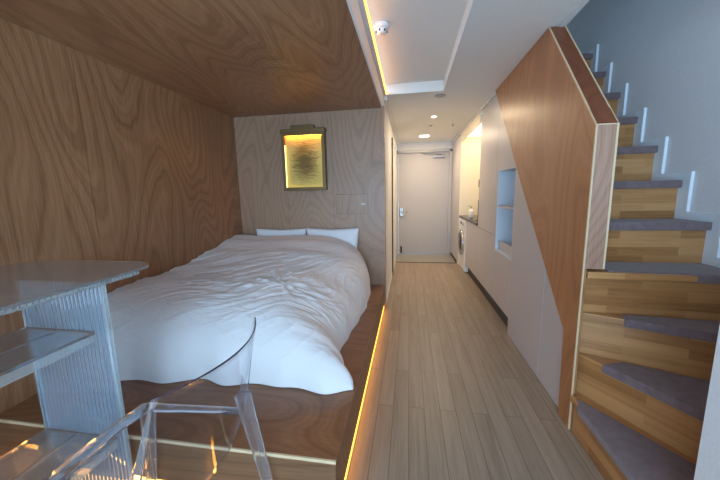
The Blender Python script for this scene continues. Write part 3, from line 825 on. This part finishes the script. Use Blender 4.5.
# ------------------------------------------------------------------ clear chair
ch = thing('clear_chair', 'transparent plastic chair with a curved back in front of the platform', 'chair', (-.8, .75, 0))
y0c, y1c = .520, .978
ZS, ZB = .487, .862
def back_pt(u, v):
    # u across from far to near, v from seat level to top
    y = y1c + (y0c - y1c) * u
    bow = .075 * (1 - (2 * u - 1) ** 2)
    x = -.642 + (-.556 + .642) * v + bow * (.9 + .1 * v)
    z = ZS - .008 + (ZB - ZS + .008) * v
    return (x, y, z)
MB().sheet(back_pt, 28, 14, .004).build('backrest', M['sheet'], ch)
MB().tube([back_pt(i / 30, 1.0) for i in range(31)], .0023, 8).build('rim', M['rim'], ch)
def seat_pt(u, v):
    # u across, v rear to front
    yf0, yf1 = .575, .945
    yr = y1c - .002 + (y0c + .002 - y1c + .002) * u; yf = yf1 + (yf0 - yf1) * u
    bow = .070 * (1 - (2 * u - 1) ** 2) * (1 - v) ** 2
    t_ = v
    return (-.645 + bow - (1.035 - .645) * t_, yr + (yf - yr) * t_, ZS - .016 * math.sin(math.pi * min(1, v)) * math.sin(math.pi * u) + .006 * v)
MB().sheet(seat_pt, 22, 22, .009).build('seat', M['sheet'], ch)
# apron round the seat: front rail and side rails
MB().tube([(-1.036, .575, ZS - .014), (-1.046, .66, ZS - .010), (-1.048, .76, ZS - .010), (-1.046, .86, ZS - .010), (-1.036, .945, ZS - .014)], [.026, .022, .022, .022, .026], 14, .8).build('front_rail', M['clear'], ch)
for ya, yb in ((y1c - .004, .948), (y0c + .004, .572)):
    MB().tube([(-.650, ya, ZS - .014), (-.75, ya + (yb - ya) * .25, ZS - .010), (-.90, ya + (yb - ya) * .7, ZS - .012), (-1.030, yb, ZS - .014)], [.013, .013, .014, .018], 12).build('side_rail', M['clear'], ch)
def leg(p0, p1, w0, w1, yd):
    a, b_ = Vector(p0), Vector(p1); m = MB()
    def ring(c, w):
        return [(c.x - w, c.y, c.z), (c.x + w, c.y, c.z), (c.x + w, c.y + yd * w * .5, c.z), (c.x - w * .35, c.y + yd * w * .55, c.z), (c.x - w * .45, c.y + yd * w * 1.9, c.z), (c.x - w, c.y + yd * w * 1.9, c.z)]
    vs = ring(a, w0) + ring(b_, w1); n = 6
    m.add(vs, [(i, (i + 1) % n, n + (i + 1) % n, n + i) for i in range(n)] + [tuple(range(n))[::-1], tuple(range(n, 2 * n))])
    return m.build('leg', M['clear'], ch, bevel=.003)
leg((-.618, y1c, .565), (-.508, y1c - .005, .001), .023, .012, -1)
leg((-.618, y0c, .565), (-.508, y0c + .005, .001), .023, .012, 1)
leg((-1.020, .957, ZS - .02), (-1.085, .972, .001), .021, .012, -1)
leg((-1.020, .560, ZS - .02), (-1.085, .545, .001), .021, .012, 1)
for yv, s, xb in ((y1c, -1, -.630), (y0c, 1, -.668)):
    m = MB()
    a, b_ = Vector((xb, yv, ZS + .03)), Vector((-.557, yv, ZB - .004))
    m.add([(a.x - .022, a.y, a.z), (a.x + .016, a.y, a.z), (a.x + .016, a.y + s * .008, a.z), (a.x - .022, a.y + s * .008, a.z),
           (b_.x - .003, b_.y, b_.z), (b_.x + .003, b_.y, b_.z), (b_.x + .003, b_.y + s * .006, b_.z), (b_.x - .003, b_.y + s * .006, b_.z)],
          [(0, 1, 2, 3), (7, 6, 5, 4), (0, 4, 5, 1), (1, 5, 6, 2), (2, 6, 7, 3), (3, 7, 4, 0)])
    m.build('back_post', M['clear'], ch, bevel=.002)

# ------------------------------------------------------------------ light
W = bpy.data.worlds.new('daylight'); SC.world = W; W.use_nodes = True
bg = W.node_tree.nodes['Background']
bg.inputs[0].default_value = (.52, .77, 1.0, 1); bg.inputs[1].default_value = 9.6
def area(name, loc, rot, sx, sy, power, col, portal=False):
    l = bpy.data.lights.new(name, 'AREA'); l.shape = 'RECTANGLE'; l.size = sx; l.size_y = sy; l.energy = power; l.color = col
    o = bpy.data.objects.new(name, l); COL.objects.link(o); o.location = loc; o.rotation_euler = rot
    if portal: l.cycles.is_portal = True
    return o
area('window_portal', ((WX0 + WX1) / 2, YN - .11, (WZ0 + WZ1) / 2), (math.radians(90), 0, 0), WX1 - WX0, WZ1 - WZ0, 1, (1, 1, 1), True)
area('panel_light', (.254, 5.80, ZC - .02), (0, 0, 0), .17, .17, 16, (1, .79, .55))
area('downlight_lamp', (.321, 4.42, ZC - .012), (0, 0, 0), .06, .06, 11, (1, .76, .50))
area('kitchen_lamp_light', (1.12, 4.86, 2.21), (0, 0, 0), .5, 1.2, 7, (1, .80, .54))

# ------------------------------------------------------------------ camera
yaw, pitch, roll = math.radians(9.352), math.radians(8.621), math.radians(1.163)
fwd = Vector((-math.sin(yaw) * math.cos(pitch), math.cos(yaw) * math.cos(pitch), -math.sin(pitch)))
right = Vector((math.cos(yaw), math.sin(yaw), 0)); down = fwd.cross(right)
r_ = right * math.cos(roll) + down * math.sin(roll); d_ = -right * math.sin(roll) + down * math.cos(roll)
cam = bpy.data.cameras.new('camera'); co = bpy.data.objects.new('camera', cam); COL.objects.link(co)
cam.sensor_width = 36; cam.lens = 303.45 / 720 * 36; cam.clip_start = .02
co.matrix_world = Matrix(((r_.x, -d_.x, -fwd.x, 0), (r_.y, -d_.y, -fwd.y, 0), (r_.z, -d_.z, -fwd.z, 1.3), (0, 0, 0, 1)))
SC.camera = co
vs = SC.view_settings
vs.view_transform = 'Standard'; vs.look = 'None'; vs.gamma = 1; vs.use_curve_mapping = False; vs.exposure = 0.0
cy = SC.cycles
cy.use_denoising = True
cy.max_bounces = 14; cy.diffuse_bounces = 8; cy.glossy_bounces = 6; cy.transmission_bounces = 14; cy.transparent_max_bounces = 12
cy.sample_clamp_indirect = 6
